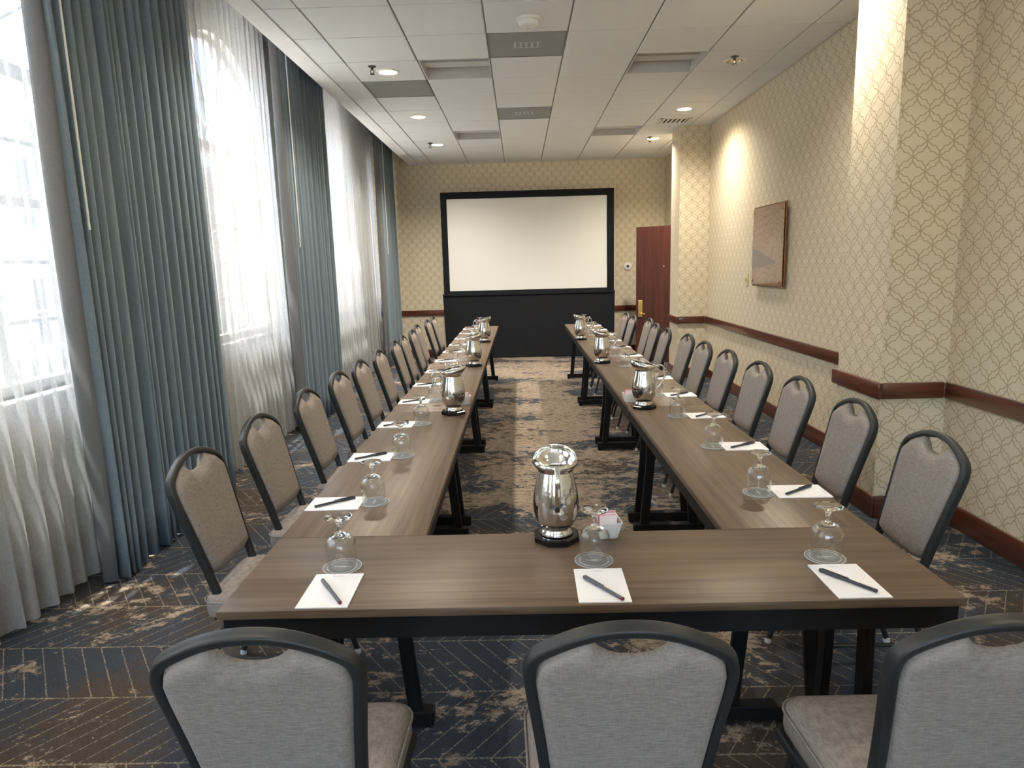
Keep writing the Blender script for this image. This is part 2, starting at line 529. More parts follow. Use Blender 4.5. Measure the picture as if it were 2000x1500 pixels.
# chair rails and skirtings (profile swept round the pilasters)
def rail_piece(name, axis, a0, a1, face, sgn, z0, z1, th, label):
    b = MB()
    mat = M['mahogany'] if axis == 1 else M['mahogany_x']
    lo, hi = (face - th, face) if sgn < 0 else (face, face + th)
    if axis == 1: b.box(lo, hi, a0, a1, z0, z1, .006)
    else: b.box(a0, a1, lo, hi, z0, z1, .006)
    tag(b.build(name, mat, smooth=40), label, kind='structure')
n_ = 0
for z0, z1, th, kind in ((RAIL0, RAIL1, .028, 'trim'), (0.0, .135, .018, 'baseboard')):
    for seg in ((1, YB, 3.945 - th, XW, 'along the side wall in the foreground'), (1, 4.49, 9.13 - th, XW, 'along the side wall below the bronze panel'),
                (1, 3.945 - th, 4.49 + .03, PX, 'on the face of the near pilaster'), (1, 9.13 - th, 9.62 + .02, PX, 'on the face of the far pilaster'),
                (0, PX, XW - th, 3.945, 'on the near pilaster return'), (0, PX, XW - th, 9.13, 'on the far pilaster return'),
                (1, D1 + .02, YF - th, XW, 'past the doorway'), (0, XL + .02, 2.49, YF, 'across the end wall')):
        n_ += 1
        ax, a0, a1, face, where = seg
        nm = ('trim_%d' % n_) if kind == 'trim' else ('baseboard_right' if ax == 1 else 'baseboard_back')
        rail_piece(nm, ax, a0, a1, face, -1, z0, z1, th, 'mahogany %s %s' % ('chair rail' if kind == 'trim' else 'skirting board', where))
for y0, y1, z0, z1, w in ((D0 - .0, D0 + .04, 0, DH, 'near'), (D1 - .04, D1, 0, DH, 'far')):
    n_ += 1
    tag(MB().box(XW - .012, XW + .17, y0, y1, z0, z1).build('trim_%d' % n_, M['cream_paint']), 'cream painted %s jamb of the side doorway' % w, kind='structure')

# ------------------------------------------------------------------ ceiling
ceil = MB().box(XL - .3, XW + .2, YB - .2, YF + .2, ZT, ZT + .1).build('ceiling', M['slab'])
tag(ceil, 'white suspended tile ceiling with recessed fixtures', kind='structure')
tag(MB().box(-1.825, -1.668, YB, YF, ZC - .006, ZT).build('trim_pelmet', M['white_paint']), 'white curtain pocket pelmet along the ceiling edge', kind='structure')
JR = range(-14, 12)
lampC, lampJ = (1, 6), (8, 5, 2, -1, -4, -7)
troffers = ((2, 2), (5, 2), (2, 7), (5, 7))
perfs = ((3, 1), (1, 3), (3, 5))
lamps = [(c, j) for c in lampC for j in lampJ]
def colx(i):
    x0 = -1.668 if i == 0 else CX0 + i * T
    x1 = XW if i == 7 else CX0 + (i + 1) * T
    return x0, x1
tile_me, tile_hole = {}, {}
GX, GY = .012, .008
for i in range(8):
    x0, x1 = colx(i)
    for j in JR:
        y0 = CY0 + j * T; y1 = min(y0 + T, YF)
        if y1 - y0 < .03 or (i, j) in troffers: continue
        cx, cy = (x0 + x1) / 2, (y0 + y1) / 2
        w, d = x1 - x0 - GX, y1 - y0 - GY
        if (i, j) in lamps:
            key = 'h'
            if key not in tile_hole:
                b = MB(); n = 32; r = .082; hw, hd = w / 2, d / 2
                ring = [(r * math.cos(2 * math.pi * k / n), r * math.sin(2 * math.pi * k / n)) for k in range(n)]
                sq = []
                for x, y in ring:
                    s_ = min(hw / max(abs(x), 1e-9), hd / max(abs(y), 1e-9)); sq.append((x * s_, y * s_))
                b.loft([[(x, y, .0) for x, y in ring], [(x, y, 0) for x, y in sq], [(x, y, .018) for x, y in sq]], False, False)
                tile_hole[key] = b.mesh('ceiling_tile', M['tile'])
            place(tile_hole[key], 'ceiling_tile', ceil, (cx, cy, ZC))
            continue
        if (i, j) in perfs: continue
        key = (round(w, 3), round(d, 3))
        if key not in tile_me:
            b = MB(); e = .004
            b.loft([[(-w/2+e, -d/2+e*.4, 0), (w/2-e, -d/2+e*.4, 0), (w/2-e, d/2-e*.4, 0), (-w/2+e, d/2-e*.4, 0)],
                    [(-w/2, -d/2, .004), (w/2, -d/2, .004), (w/2, d/2, .004), (-w/2, d/2, .004)],
                    [(-w/2, -d/2, .018), (w/2, -d/2, .018), (w/2, d/2, .018), (-w/2, d/2, .018)]])
            tile_me[key] = b.mesh('ceiling_tile', M['tile'])
        place(tile_me[key], 'ceiling_tile', ceil, (cx, cy, ZC))
for i in range(1, 8):
    x = CX0 + i * T
    MB().box(x - .012, x + .012, YB, YF, ZC + .009, ZC + .03).build('grid_bar', M['grid'], ceil)
for j in JR:
    y = CY0 + j * T
    MB().box(-1.668, XW, y - .012, y + .012, ZC + .0095, ZC + .025).build('grid_bar', M['grid'], ceil)

places = {(1, 2): 'by the near window-side sprinkler', (1, 5): 'in the middle of the window side', (1, 8): 'farthest on the window side',
          (6, 2): 'without light, nearest on the wallpapered side', (6, 5): 'beside the small ceiling grille', (6, 8): 'farthest on the wallpapered side',
          (1, -1): 'above the front table on the window side', (6, -1): 'beside the near pilaster', (1, -4): 'dimmed over the camera on the window side',
          (6, -4): 'dimmed over the camera on the wallpapered side', (1, -7): 'behind the camera on the window side', (6, -7): 'behind the camera on the wallpapered side'}
trim_me = MB().lathe([(.0815, .004), (.1, .0), (.1, -.006), (.092, -.009), (.078, -.006), (.076, .004)], 32).mesh('trim_ring', M['plastic_white'], 40)
cone_me = MB().lathe([(.078, -.004), (.070, .03), (.060, .07), (.052, .10)], 32).mesh('reflector', M['gold_cone'], 60)
bulb_me = MB().lathe([(.001, .035), (.03, .037), (.046, .045), (.05, .06), (.04, .099), (.001, .10)], 24).mesh('bulb', M['bulb'], 60)
ld_dim = bpy.data.lights.new('dimmed_downlight', 'SPOT')
ld_dim.energy = DOWNLIGHT_W * .12; ld_dim.spot_size = R(150); ld_dim.spot_blend = 1.0; ld_dim.shadow_soft_size = .05; ld_dim.color = (1.0, .92, .80)
ld_mid = ld_dim.copy(); ld_mid.energy = DOWNLIGHT_W * .65
ld_far = bpy.data.lights.new('far_downlight', 'SPOT')
ld_far.energy = DOWNLIGHT_W * 1.7; ld_far.spot_size = R(150); ld_far.spot_blend = 1.0; ld_far.shadow_soft_size = .075; ld_far.color = (1.0, .92, .80)
dead_me = bulb_me.copy(); dead_me.materials.clear(); dead_me.materials.append(M['plastic_ivory'])
ld = bpy.data.lights.new('downlight', 'SPOT')
ld.energy = DOWNLIGHT_W; ld.spot_size = R(150); ld.spot_blend = 1.0; ld.shadow_soft_size = .075; ld.color = (1.0, .92, .80)
for (i, j) in lamps:
    x0, x1 = colx(i)
    e = empty('ceiling_downlight', ((x0 + x1) / 2, CY0 + (j + .5) * T, ZC))
    tag(e, 'round recessed warm downlight ' + places[(i, j)], 'downlight', 'recessed ceiling downlights')
    place(trim_me, 'trim_ring', e); place(cone_me, 'reflector', e)
    if (i, j) == (6, 2):      # this lamp is out
        place(dead_me, 'bulb', e); continue
    place(bulb_me, 'bulb', e)
    l = bpy.data.objects.new('lamp_light', ld_far if j > 7 else ld if j > -1 else ld_mid if j == -1 else ld_dim); col.objects.link(l); l.parent = e; l.location = (0, 0, .03)

tl_ = {(2, 2): 'nearer, beside the first window-side downlight', (5, 2): 'nearer, beside the first wall-side downlight', (2, 7): 'farther, on the window side', (5, 7): 'farther, on the wallpapered side'}
for (i, j) in troffers:
    x0, x1 = colx(i); cx, cy = (x0 + x1) / 2, CY0 + (j + .5) * T
    e = empty('ceiling_troffer', (cx, cy, ZC))
    tag(e, 'unlit square recessed ceiling troffer, ' + tl_[(i, j)], 'ceiling light', 'unlit square troffers')
    h = T / 2 - .004
    b = MB()
    for a0, a1, b0, b1 in ((-h, -h + .012, -h, h), (h - .012, h, -h, h), (-h, h, -h, -h + .012), (-h, h, h - .012, h)): b.box(a0, a1, b0, b1, 0, .10)
    b.build('housing', M['troffer'], e)
    MB().box(-h, h, -h, h, .10, .108).build('back_panel', M['troffer'], e)
    b = MB(); b.box(-h + .012, h - .012, -.07, .07, .045, .052); b.box(-h + .012, h - .012, -.07, -.064, .052, .10); b.box(-h + .012, h - .012, .064, .07, .052, .10)
    b.build('baffle', M['troffer'], e)
pl_ = {(3, 1): 'grey perforated return panel beside the smoke detector', (1, 3): 'grey perforated panel next to the window-side downlight', (3, 5): 'grey perforated return panel farther down the ceiling'}
for (i, j) in perfs:
    x0, x1 = colx(i); cx, cy = (x0 + x1) / 2, CY0 + (j + .5) * T
    e = empty('return_air_panel', (cx, cy, ZC)); tag(e, pl_[(i, j)], 'ceiling panel', 'perforated ceiling panels')
    MB().box(-.296, .296, -.300, .300, .003, .015).build('perforated_face', M['perf'], e)
    b = MB()
    for a0, a1, b0, b1 in ((-.3, -.288, -.303, .303), (.288, .3, -.303, .303), (-.3, .3, -.303, -.291), (-.3, .3, .291, .303)): b.box(a0, a1, b0, b1, 0, .012)
    b.build('frame', M['grid'], e)
    if i == 3:
        b = MB()
        for k in range(5): b.box(-.10 + k * .045, -.085 + k * .045, -.06, .06, .0015, .003)
        b.box(-.11, .11, -.066, -.06, .0015, .003); b.box(-.11, .11, .06, .066, .0015, .003)
        b.build('damper', M['troffer'], e)
e = empty('supply_grille', (1.955, CY0 + 6.55 * T, ZC)); tag(e, 'small white louvred supply grille in the ceiling near the far pilaster', 'vent')
b = MB()
for a0, a1, b0, b1 in ((-.19, -.165, -.15, .15), (.165, .19, -.15, .15), (-.19, .19, -.15, -.125), (-.19, .19, .125, .15)): b.box(a0, a1, b0, b1, -.008, 0)
b.build('frame', M['plastic_white'], e)
MB().box(-.165, .165, -.125, .125, -.001, 0).build('throat', M['vent_dark'], e)
for k in range(6):
    x = -.138 + k * .055
    MB().box(x - .012, x + .012, -.125, .125, -.007, -.002).build('louvre', M['plastic_white'], e)
e = empty('smoke_detector', (.106, 5.14, ZC)); tag(e, 'round white smoke detector on the ceiling near the front', 'smoke detector')
MB().lathe([(.09, 0), (.09, -.014), (.082, -.02)], 32, cap0=True, cap1=True).build('base', M['plastic_white'], e, 40)
MB().lathe([(.07, -.02), (.07, -.038), (.062, -.047), (.03, -.05)], 32, cap1=True).build('sensor_head', M['plastic_white'], e, 40)
MB().box(-.02, .02, -.012, .012, -.062, -.05, .004).build('strobe', M['glide'], e)
for x, y, lb in ((-1.222, 6.16, 'beside the nearest window-side downlight'), (-1.205, 9.86, 'beside the farthest window-side downlight'),
                 (1.885, 6.20, 'by the nearest wall-side downlight'), (1.862, 9.89, 'by the farthest wall-side downlight')):
    e = empty('sprinkler', (x, y, ZC)); tag(e, 'dark metal pendant sprinkler ' + lb, 'sprinkler', 'ceiling sprinklers')
    MB().lathe([(.035, 0), (.033, -.006), (.012, -.01)], 20, cap1=True).build('escutcheon', M['dark_metal'], e, 40)
    MB().lathe([(.011, -.008), (.011, -.03)], 12, cap1=True).build('body', M['dark_metal'], e, 40)
    b = MB(); b.sweep([(0.011, 0, -.03), (.016, 0, -.045), (.002, 0, -.062)], circ(.0035, 6), (0, 1, 0)); b.sweep([(-.011, 0, -.03), (-.016, 0, -.045), (-.002, 0, -.062)], circ(.0035, 6), (0, 1, 0))
    b.build('yoke', M['dark_metal'], e, 40)
    MB().lathe([(.022, -.062), (.022, -.066)], 12, cap0=True, cap1=True).build('deflector', M['dark_metal'], e)

# ------------------------------------------------------------------ window wall, windows
SILL, SPR = .985, 2.62
WINS = [(-2.95, -1.15), (-.25, 1.55), (2.45, 4.25), (5.15, 6.98), (7.92, 9.72), (10.58, 11.76)]
wlm = MB()
NA = 24
def arch_pts(y0, y1, off=0.0):
    c = (y0 + y1) / 2; r = (y1 - y0) / 2 - off
    return [(c - r * math.cos(math.pi * k / NA), SPR + r * math.sin(math.pi * k / NA)) for k in range(NA + 1)]
REV = .20
prev = YB - .2
for (y0, y1) in WINS:
    def q(ya, yb, za, zb, zc=None, zd=None):
        wlm.add([(XL, ya, za), (XL, yb, zb), (XL, yb, zc), (XL, ya, zd)], [(0, 1, 2, 3)])
    q(prev, y0, 0, 0, ZT, ZT)
    q(y0, y1, 0, 0, SILL, SILL)
    a = arch_pts(y0, y1)
    for k in range(NA): q(a[k][0], a[k + 1][0], a[k][1], a[k + 1][1], ZT, ZT)
    loop = [(y0, SILL)] + a + [(y1, SILL)]
    nl = len(loop)
    wlm.add([(XL, y, z) for y, z in loop] + [(XL - REV, y, z) for y, z in loop], [(k, (k + 1) % nl, nl + (k + 1) % nl, nl + k) for k in range(nl)])
    prev = y1
wlm.add([(XL, prev, 0), (XL, YF, 0), (XL, YF, ZT), (XL, prev, ZT)], [(0, 1, 2, 3)])
# outer skin
prev = YB - .2
for (y0, y1) in WINS + [(YF + .2, None)]:
    xo = XL - REV
    wlm.add([(xo, prev, -1), (xo, y0, -1), (xo, y0, ZT + .3), (xo, prev, ZT + .3)], [(0, 1, 2, 3)])
    if y1 is None: break
    wlm.add([(xo, y0, -1), (xo, y1, -1), (xo, y1, SILL), (xo, y0, SILL)], [(0, 1, 2, 3)])
    a = arch_pts(y0, y1)
    for k in range(NA): wlm.add([(xo, a[k][0], a[k][1]), (xo, a[k+1][0], a[k+1][1]), (xo, a[k+1][0], ZT + .3), (xo, a[k][0], ZT + .3)], [(0, 1, 2, 3)])
    prev = y1
tag(wlm.build('wall_left', M['cream_paint']), 'cream window wall behind the curtains', kind='structure')
wlab = ['arched window behind the camera', 'arched window level with the camera', 'arched window behind the nearest sheer curtain', 'arched window between the two large blue drapes', 'arched window past the second blue drape', 'narrow arched window beside the end wall']
for wi, (y0, y1) in enumerate(WINS):
    e = empty('window_%d' % (wi + 1), (XL - .12, (y0 + y1) / 2, SILL)); tag(e, wlab[wi], kind='structure')
    hw = (y1 - y0) / 2; spr = SPR - SILL
    fr = .05
    # outer frame swept round the opening
    path = [(0, -hw + fr / 2, 0)] + [(0, (hw - fr / 2) * -math.cos(math.pi * k / NA), spr + (hw - fr / 2) * math.sin(math.pi * k / NA)) for k in range(NA + 1)] + [(0, hw - fr / 2, 0)]
    MB().sweep(path, rrect(.07, fr, .006, 1), (1, 0, 0)).build('frame', M['window_white'], e, 50)
    MB().box(-.05, .04, -hw, hw, 0, .05).build('bottom_rail', M['window_white'], e)
    MB().box(-.04, .04, -hw + fr, hw - fr, spr - .04, spr + .04).build('transom', M['window_white'], e)
    nc = 4 if hw > .7 else 3
    nr = 5
    cw = (2 * hw - 2 * fr) / nc; rh = (spr - .04 - .05) / nr
    for c in range(1, nc):
        y = -hw + fr + c * cw
        w = .03 if (nc == 4 and c == 2) else .012
        MB().box(-.02, .02, y - w, y + w, .05, spr - .04).build('muntin', M['window_white'], e)
    for r_ in range(1, nr):
        z = .05 + r_ * rh
        w = .025 if r_ == 3 else .012
        MB().box(-.018, .018, -hw + fr, hw - fr, z - w, z + w).build('muntin', M['window_white'], e)
    pm = MB().box(-.003, .003, -cw / 2 + .004, cw / 2 - .004, -rh / 2 + .004, rh / 2 - .004).mesh('pane', M['glass'])
    for c in range(nc):
        for r_ in range(nr):
            place(pm, 'pane', e, (0, -hw + fr + (c + .5) * cw, .05 + (r_ + .5) * rh))
    # fan light: radial bars and wedge panes
    ri = hw - fr; r0 = .18
    nf = 5
    for k in range(1, nf):
        a = math.pi * k / nf
        MB().sweep([(0, r0 * math.cos(a), spr + r0 * math.sin(a) + .03), (0, ri * math.cos(a), spr + ri * math.sin(a))], rrect(.036, .022, .004, 1), (1, 0, 0)).build('muntin', M['window_white'], e)
    MB().sweep([(0, r0 * math.cos(math.pi * k / 12), spr + .03 + r0 * math.sin(math.pi * k / 12)) for k in range(13)], rrect(.036, .022, .004, 1), (1, 0, 0)).build('muntin', M['window_white'], e)
    for k in range(nf):
        b = MB(); n = 6
        outer = [(ri * math.cos(math.pi * (k + t / n) / nf), spr + ri * math.sin(math.pi * (k + t / n) / nf)) for t in range(n + 1)]
        inner = [(r0 * math.cos(math.pi * (k + t / n) / nf), spr + .04 + r0 * math.sin(math.pi * (k + t / n) / nf)) for t in range(n + 1)]
        for t in range(n):
            b.add([(0, *inner[t]), (0, *inner[t + 1]), (0, *outer[t + 1]), (0, *outer[t])], [(0, 1, 2, 3)])
        b.build('pane', M['glass'], e)
    MB().box(.12 - .14, .12 + .075, -hw - .05, hw + .05, -.035, .0, .006).build('sill', M['window_white'], e)
    MB().box(.12 + .001, .12 + .02, -hw - .02, hw + .02, -.11, -.035, .004).build('apron', M['window_white'], e)
tag(MB().box(XL, XL + .018, YB, YF, 0, .135).build('baseboard_left', M['mahogany']), 'mahogany skirting board below the windows', kind='structure')

# ------------------------------------------------------------------ curtains
def cloth(y0, y1, xc, zt, zb, nf, amp0, amp1, seed, per=10, rows=16, edge_back=0.0, gather=0.0, hem=0.0):
    rnd = random.Random(seed)
    w = [rnd.uniform(.6, 1.4) for _ in range(nf)]
    s = sum(w); acc = [0]
    for k in w: acc.append(acc[-1] + k / s)
    am = [rnd.uniform(.65, 1.2) for _ in range(nf + 1)]
    drift = [rnd.uniform(-1, 1) for _ in range(nf + 1)]
    vs = []; fs = []; n = nf * per
    for r in range(rows + 1):
        v = r / rows; z = zt + (zb - zt) * v
        amp = amp0 + (amp1 - amp0) * v ** 1.2
        for i in range(n + 1):
            f, t = divmod(i, per); f = min(f, nf - 1); t = (i - f * per) / per
            u = acc[f] + (acc[f + 1] - acc[f]) * t
            a = am[f] + (am[f + 1] - am[f]) * t
            ph = 2 * math.pi * t
            sx = math.sin(ph)
            sx = math.copysign(abs(sx) ** .75, sx)
            d = (drift[f] + (drift[f + 1] - drift[f]) * t) * v * .035
            x = xc + amp * a * sx + gather * v * v
            y = y0 + (y1 - y0) * u + d + .012 * math.cos(2 * ph) * v
            if edge_back and u < .05: x -= edge_back * (1 - u / .05)
            zz = z + (.012 * math.sin(ph) * hem if r == rows else 0)
            vs.append((x, y, zz))
    for r in range(rows):
        for i in range(n):
            a0 = r * (n + 1) + i
            fs.append((a0, a0 + 1, a0 + n + 2, a0 + n + 1))
    return MB().add(vs, fs)

def drape(y0, y1, nf, seed, label, wand_y=None):
    e = empty('drape', (0, 0, 0)); e.location = (-2.13, (y0 + y1) / 2, 0)
    oy = (y0 + y1) / 2
    b = cloth(y0 - oy, y1 - oy, 0.0, 3.76, .015, nf, .045, .062, seed, edge_back=0.0)
    me = b.mesh('drape_panel', M['drape'], 180)
    o = place(me, 'drape_panel', e)
    sm = o.modifiers.new('thickness', 'SOLIDIFY'); sm.thickness = .004
    # turned-back leading edge showing the lining
    hv = []
    rows = 16
    for r in range(rows + 1):
        v = r / rows; z = 3.76 + (.015 - 3.76) * v
        for k in range(6):
            t = k / 5
            hv.append((.02 - .075 * t + .012 * math.sin(t * 3.1 + v * 3), y0 - oy - .02 * math.sin(t * 2.6) + .006 * math.sin(v * 9), z))
    hf = [(r * 6 + k, r * 6 + k + 1, (r + 1) * 6 + k + 1, (r + 1) * 6 + k) for r in range(rows) for k in range(5)]
    o = MB().add(hv, hf).build('lining_edge', M['lining'], e, 180)
    sm = o.modifiers.new('thickness', 'SOLIDIFY'); sm.thickness = .003
    if wand_y is not None:
        MB().sweep([(.072, wand_y - oy, 3.7), (.072, wand_y - oy, 1.79)], circ(.0055, 8), (1, 0, 0)).build('wand', M['wand'], e, 60)
    tag(e, label, 'curtain', 'slate blue drapes')
drape(3.24, 4.66, 17, 3, 'large slate blue pleated drape nearest the camera', 3.30)
drape(6.42, 7.78, 16, 8, 'slate blue pleated drape hanging between the second and third windows', 6.47)
drape(10.75, 11.83, 10, 5, 'narrow slate blue drape in the corner by the end wall', 10.80)

def sheer(y0, y1, nf, seed, label):
    oy = (y0 + y1) / 2
    b = cloth(y0 - oy, y1 - oy, 0, 3.74, .03, nf, .026, .042, seed, per=10, rows=20, gather=.03, hem=.6)
    o = b.build('sheer_curtain', M['sheer'], None, 180, (-2.305, oy, 0))
    tag(o, label, 'sheer curtain', 'white sheer curtains')
sheer(-3.75, -.40, 22, 10, 'translucent white sheer curtain behind the camera')
sheer(-.45, 3.42, 26, 11, 'translucent white sheer curtain before the nearest drape')
sheer(4.55, 6.62, 19, 12, 'translucent white sheer curtain between the two large blue drapes')
sheer(7.55, 9.32, 17, 13, 'translucent white sheer curtain just past the second blue drape')
sheer(9.30, 11.0, 17, 14, 'translucent white sheer curtain beside the corner drape')
for y0, y1, lb in ((-.6, 11.8, 'white curtain track above the sheers'),):
    tag(MB().box(-2.32, -2.25, YB, YF, 3.745, 3.775).build('curtain_track', M['window_white']), lb, 'curtain track')

# ------------------------------------------------------------------ outside
tag(MB().box(-60, 40, -40, YB - .2, -1.3, -1.2).build('ground', M['asphalt']), 'pale paved ground outside behind the camera', kind='structure')
tag(MB().box(-60, XL - REV - .01, YB - .2, 80, -1.3, -1.2).build('ground', M['asphalt']), 'pale paved ground outside the windows', kind='structure')
e = empty('neighbour_building', (-12.5, 14, -1.2)); tag(e, 'cream stucco building across the yard, seen through the sheers', 'building')
MB().box(-6, 0, -34, 40, 0, 6.6).build('wall', M['stucco'], e)
MB().box(-6.1, .2, -34.1, 40.1, 6.6, 6.95).build('cornice', M['window_white'], e)
wfm = MB()
for a0, a1, b0, b1 in ((-.6, -.5, -.9, .9), (.5, .6, -.9, .9), (-.6, .6, -.95, -.85), (-.6, .6, .85, .95), (-.03, .03, -.9, .9), (-.6, .6, -.03, .03)): wfm.box(.0, .07, a0, a1, b0, b1)
wfm = wfm.mesh('window', M['window_white']); wpm = MB().box(.001, .02, -.52, .52, -.87, .87).mesh('pane', M['far_glass'])
for k in range(14):
    for z in (1.9, 4.9):
        w_ = place(wfm, 'window', e, (0, -9 + k * 3.2, z)); place(wpm, 'pane', w_)

# ------------------------------------------------------------------ door
FX, FY = 1.868, 10.93
HX, HY = 2.492, 10.45
dv = Vector((HX - FX, HY - FY, 0)); dw = dv.length; ang = math.atan2(dv.y, dv.x)
e = empty('door_1', (FX, FY, 0.0), ang); tag(e, 'dark mahogany door standing open beside the far pilaster', kind='structure')
MB().box(0, dw, -.0225, .0225, .008, 2.105, .003).build('leaf', M['door_wood'], e)
MB().box(.045, .125, -.035, -.0225, .70, .965, .004).build('lock_plate', M['brass'], e)
b = MB(); b.sweep([(.085, -.034, .755), (.085, -.075, .755), (.10, -.082, .755), (.20, -.080, .752)], rrect(.018, .018, .006, 2), (0, 0, 1))
b.build('lever_handle', M['brass'], e, 50)
MB().box(-.002, .001, -.014, .014, .72, .92).build('latch_plate', M['chrome'], e)
MB().lathe([(.014, 0), (.014, .004), (.008, .006)], 16, cap1=True).build('peephole', M['chrome'], e, 40, (dw * .61, -.0225, 1.49), (R(90), 0, 0))
for z in (.25, 1.05, 1.85):
    MB().lathe([(.008, -.05), (.008, .05)], 10, cap0=True, cap1=True).build('hinge', M['brass'], e, 40, (dw + .004, -.02, z))

# ------------------------------------------------------------------ wall items
e = empty('wall_chime', (1.874, YF, 1.50)); tag(e, 'round white sensor on the end wall beside the door', 'wall sensor')
MB().lathe([(.068, 0), (.068, .012), (.06, .02), (.03, .022)], 32, cap1=True).build('housing', M['plastic_white'], e, 40, None, (R(90), 0, 0))
MB().lathe([(.022, .02), (.02, .034), (.008, .038)], 16, cap1=True).build('lens', M['vent_dark'], e, 40, None, (R(90), 0, 0))
e = empty('light_switch', (XW, 7.547, 1.346)); tag(e, 'brass toned switch plate on the side wall beside the bronze panel', 'switch')
MB().box(-.006, 0, -.045, .045, -.065, .065, .002).build('cover_plate', M['plastic_ivory'], e)
MB().box(-.016, -.005, -.012, .012, -.022, .022, .002).build('toggle', M['brass'], e)
e = empty('wall_outlet', (2.275, 3.945, .335)); tag(e, 'ivory power outlet low on the near pilaster', 'outlet')
MB().box(-.036, .036, -.006, 0, -.058, .058, .002).build('cover_plate', M['plastic_ivory'], e)
for z in (-.022, .022): MB().box(-.014, .014, -.009, -.005, z - .013, z + .013, .002).build('socket', M['plastic_ivory'], e)

e = empty('wall_art', (XW - .045, 6.845, 1.69)); tag(e, 'bronze toned wave print panel on the side wall', 'wall art')
MB().box(-.004, .004, -.415, .415, -.385, .385, .002).build('print_panel', M['art'], e)
MB().box(.010, .018, -.43, .43, -.40, .40, .002).build('backing_plate', M['copper'], e)
for y in (-.37, .37):
    for z in (-.34, .34):
        MB().lathe([(.009, -.045), (.009, .008), (.013, .009), (.013, .014), (.006, .016)], 14, cap1=True).build('standoff_screw', M['brass'], e, 40, (0, y, z), (0, R(-90), 0))

# ------------------------------------------------------------------ projection screen
SY = 11.60
e = empty('projection_screen', (.15, SY, 0)); tag(e, 'large white projection screen in black dress frame before the end wall', 'projection screen')
X0, X1 = -1.29 - .15, 1.595 - .15; I0, I1 = -1.19 - .15, 1.482 - .15
MB().box(I0 - .005, I1 + .005, -.004, .004, 1.15, 2.685).build('screen_surface', M['screen_white'], e)
for nm, a in (('frame_drape', (X0, I0, -.03, .02, 1.08, 2.785)), ('frame_drape', (I1, X1, -.03, .02, 1.08, 2.785)), ('frame_drape', (I0 - .002, I1 + .002, -.03, .02, 2.675, 2.785)), ('frame_drape', (I0 - .002, I1 + .002, -.03, .02, 1.08, 1.157))):
    MB().box(*a, .006).build(nm, M['screen_black'], e, 40)
b = cloth(-1.46, 1.455, 0, 1.11, .012, 9, .002, .007, 21, per=8, rows=8)
b.v = [(y_, x_, z_) for (x_, y_, z_) in b.v]
o = b.build('skirt', M['screen_black'], e, 180); o.location = (0, -.055, 0)
MB().box(-1.46, 1.455, -.075, -.03, 1.075, 1.115, .005).build('skirt_hem', M['screen_black'], e, 40)
for x in (-1.30, 1.30):
    MB().box(x - .02, x + .02, .025, .055, .03, 2.70).build('leg', M['black_metal'], e)
    MB().box(x - .025, x + .025, -.03, .21, 0, .03).build('foot', M['black_metal'], e)
for k in range(9):
    z = 1.25 + k * .175
    MB().lathe([(.010, 0), (.014, .003), (.018, 0)], 14).build('eyelet', M['chrome'], e, 40, (X1 - .001, -.006, z), (0, R(90), 0))

# ------------------------------------------------------------------ tables
TW, TL, TH = .457, 1.829, .75
TX, TYF = .1487, 1.5276
def make_table():
    e = empty('conference_table')
    MB().box(-TL / 2, TL / 2, -TW / 2, TW / 2, TH - .022, TH, .002).build('tabletop', M['top'], e, 30)
    b = MB()
    b.box(-TL / 2 + .012, TL / 2 - .012, -TW / 2 + .010, -TW / 2 + .034, TH - .082, TH - .022)
    b.box(-TL / 2 + .012, TL / 2 - .012, TW / 2 - .034, TW / 2 - .010, TH - .082, TH - .022)
    b.box(-TL / 2 + .012, -TL / 2 + .036, -TW / 2 + .034, TW / 2 - .034, TH - .082, TH - .022)
    b.box(TL / 2 - .036, TL / 2 - .012, -TW / 2 + .034, TW / 2 - .034, TH - .082, TH - .022)
    b.build('apron', M['black_metal'], e)
    return e
def leg_set(e, sx):
    for s_ in (-1, 1):
        path = [(sx, s_ * .105, TH - .03), (sx, s_ * .112, .40), (sx, s_ * .142, .06)]
        MB().sweep(path, [(a, b_) for a, b_ in rrect(.026, .050, .004, 1)], (1, 0, 0)).build('leg', M['black_metal'], e, 40)
    MB().box(sx - .025, sx + .025, -.205, .205, .012, .065, .004).build('foot_bar', M['black_metal'], e)
    MB().box(sx - .018, sx + .018, -.14, .14, TH - .11, TH - .03).build('leg_bracket', M['black_metal'], e)
    for s_ in (-1, 1):
        MB().lathe([(.016, 0), (.016, .013)], 12, cap0=True).build('glide', M['black_metal'], e, 40, (sx, s_ * .185, 0))
proto = make_table()
leg_set(proto, -TL / 2 + .125); leg_set(proto, TL / 2 - .065)
ordn = ['first', 'second', 'third', 'fourth', 'fifth', 'sixth', 'seventh', 'eighth', 'ninth', 'tenth', 'eleventh', 'twelfth']
AX_L = TX - TL / 2 + TW / 2; AX_R = TX + TL / 2 - TW / 2
Y1 = TYF + TW + .001
tabs = []
for k in range(4):
    for side, ax, nm in ((-1, AX_L, 'window-side'), (1, AX_R, 'wall-side')):
        t0 = proto if (k == 0 and side < 0) else dup(proto)
        t0.location = (ax, Y1 + TL * (k + .5) + .0015 * k, 0); t0.rotation_euler = (0, 0, R(90))
        tag(t0, 'narrow wood laminate table in the %s row, %s from the front table' % (nm, ordn[k]), 'table', 'narrow conference tables')
ft = make_table(); ft.location = (TX, TYF + TW / 2, 0)
leg_set(ft, -TL / 2 + .172); leg_set(ft, TL / 2 - .172)
tag(ft, 'narrow wood laminate cross table at the front closing the U', 'table', 'narrow conference tables')

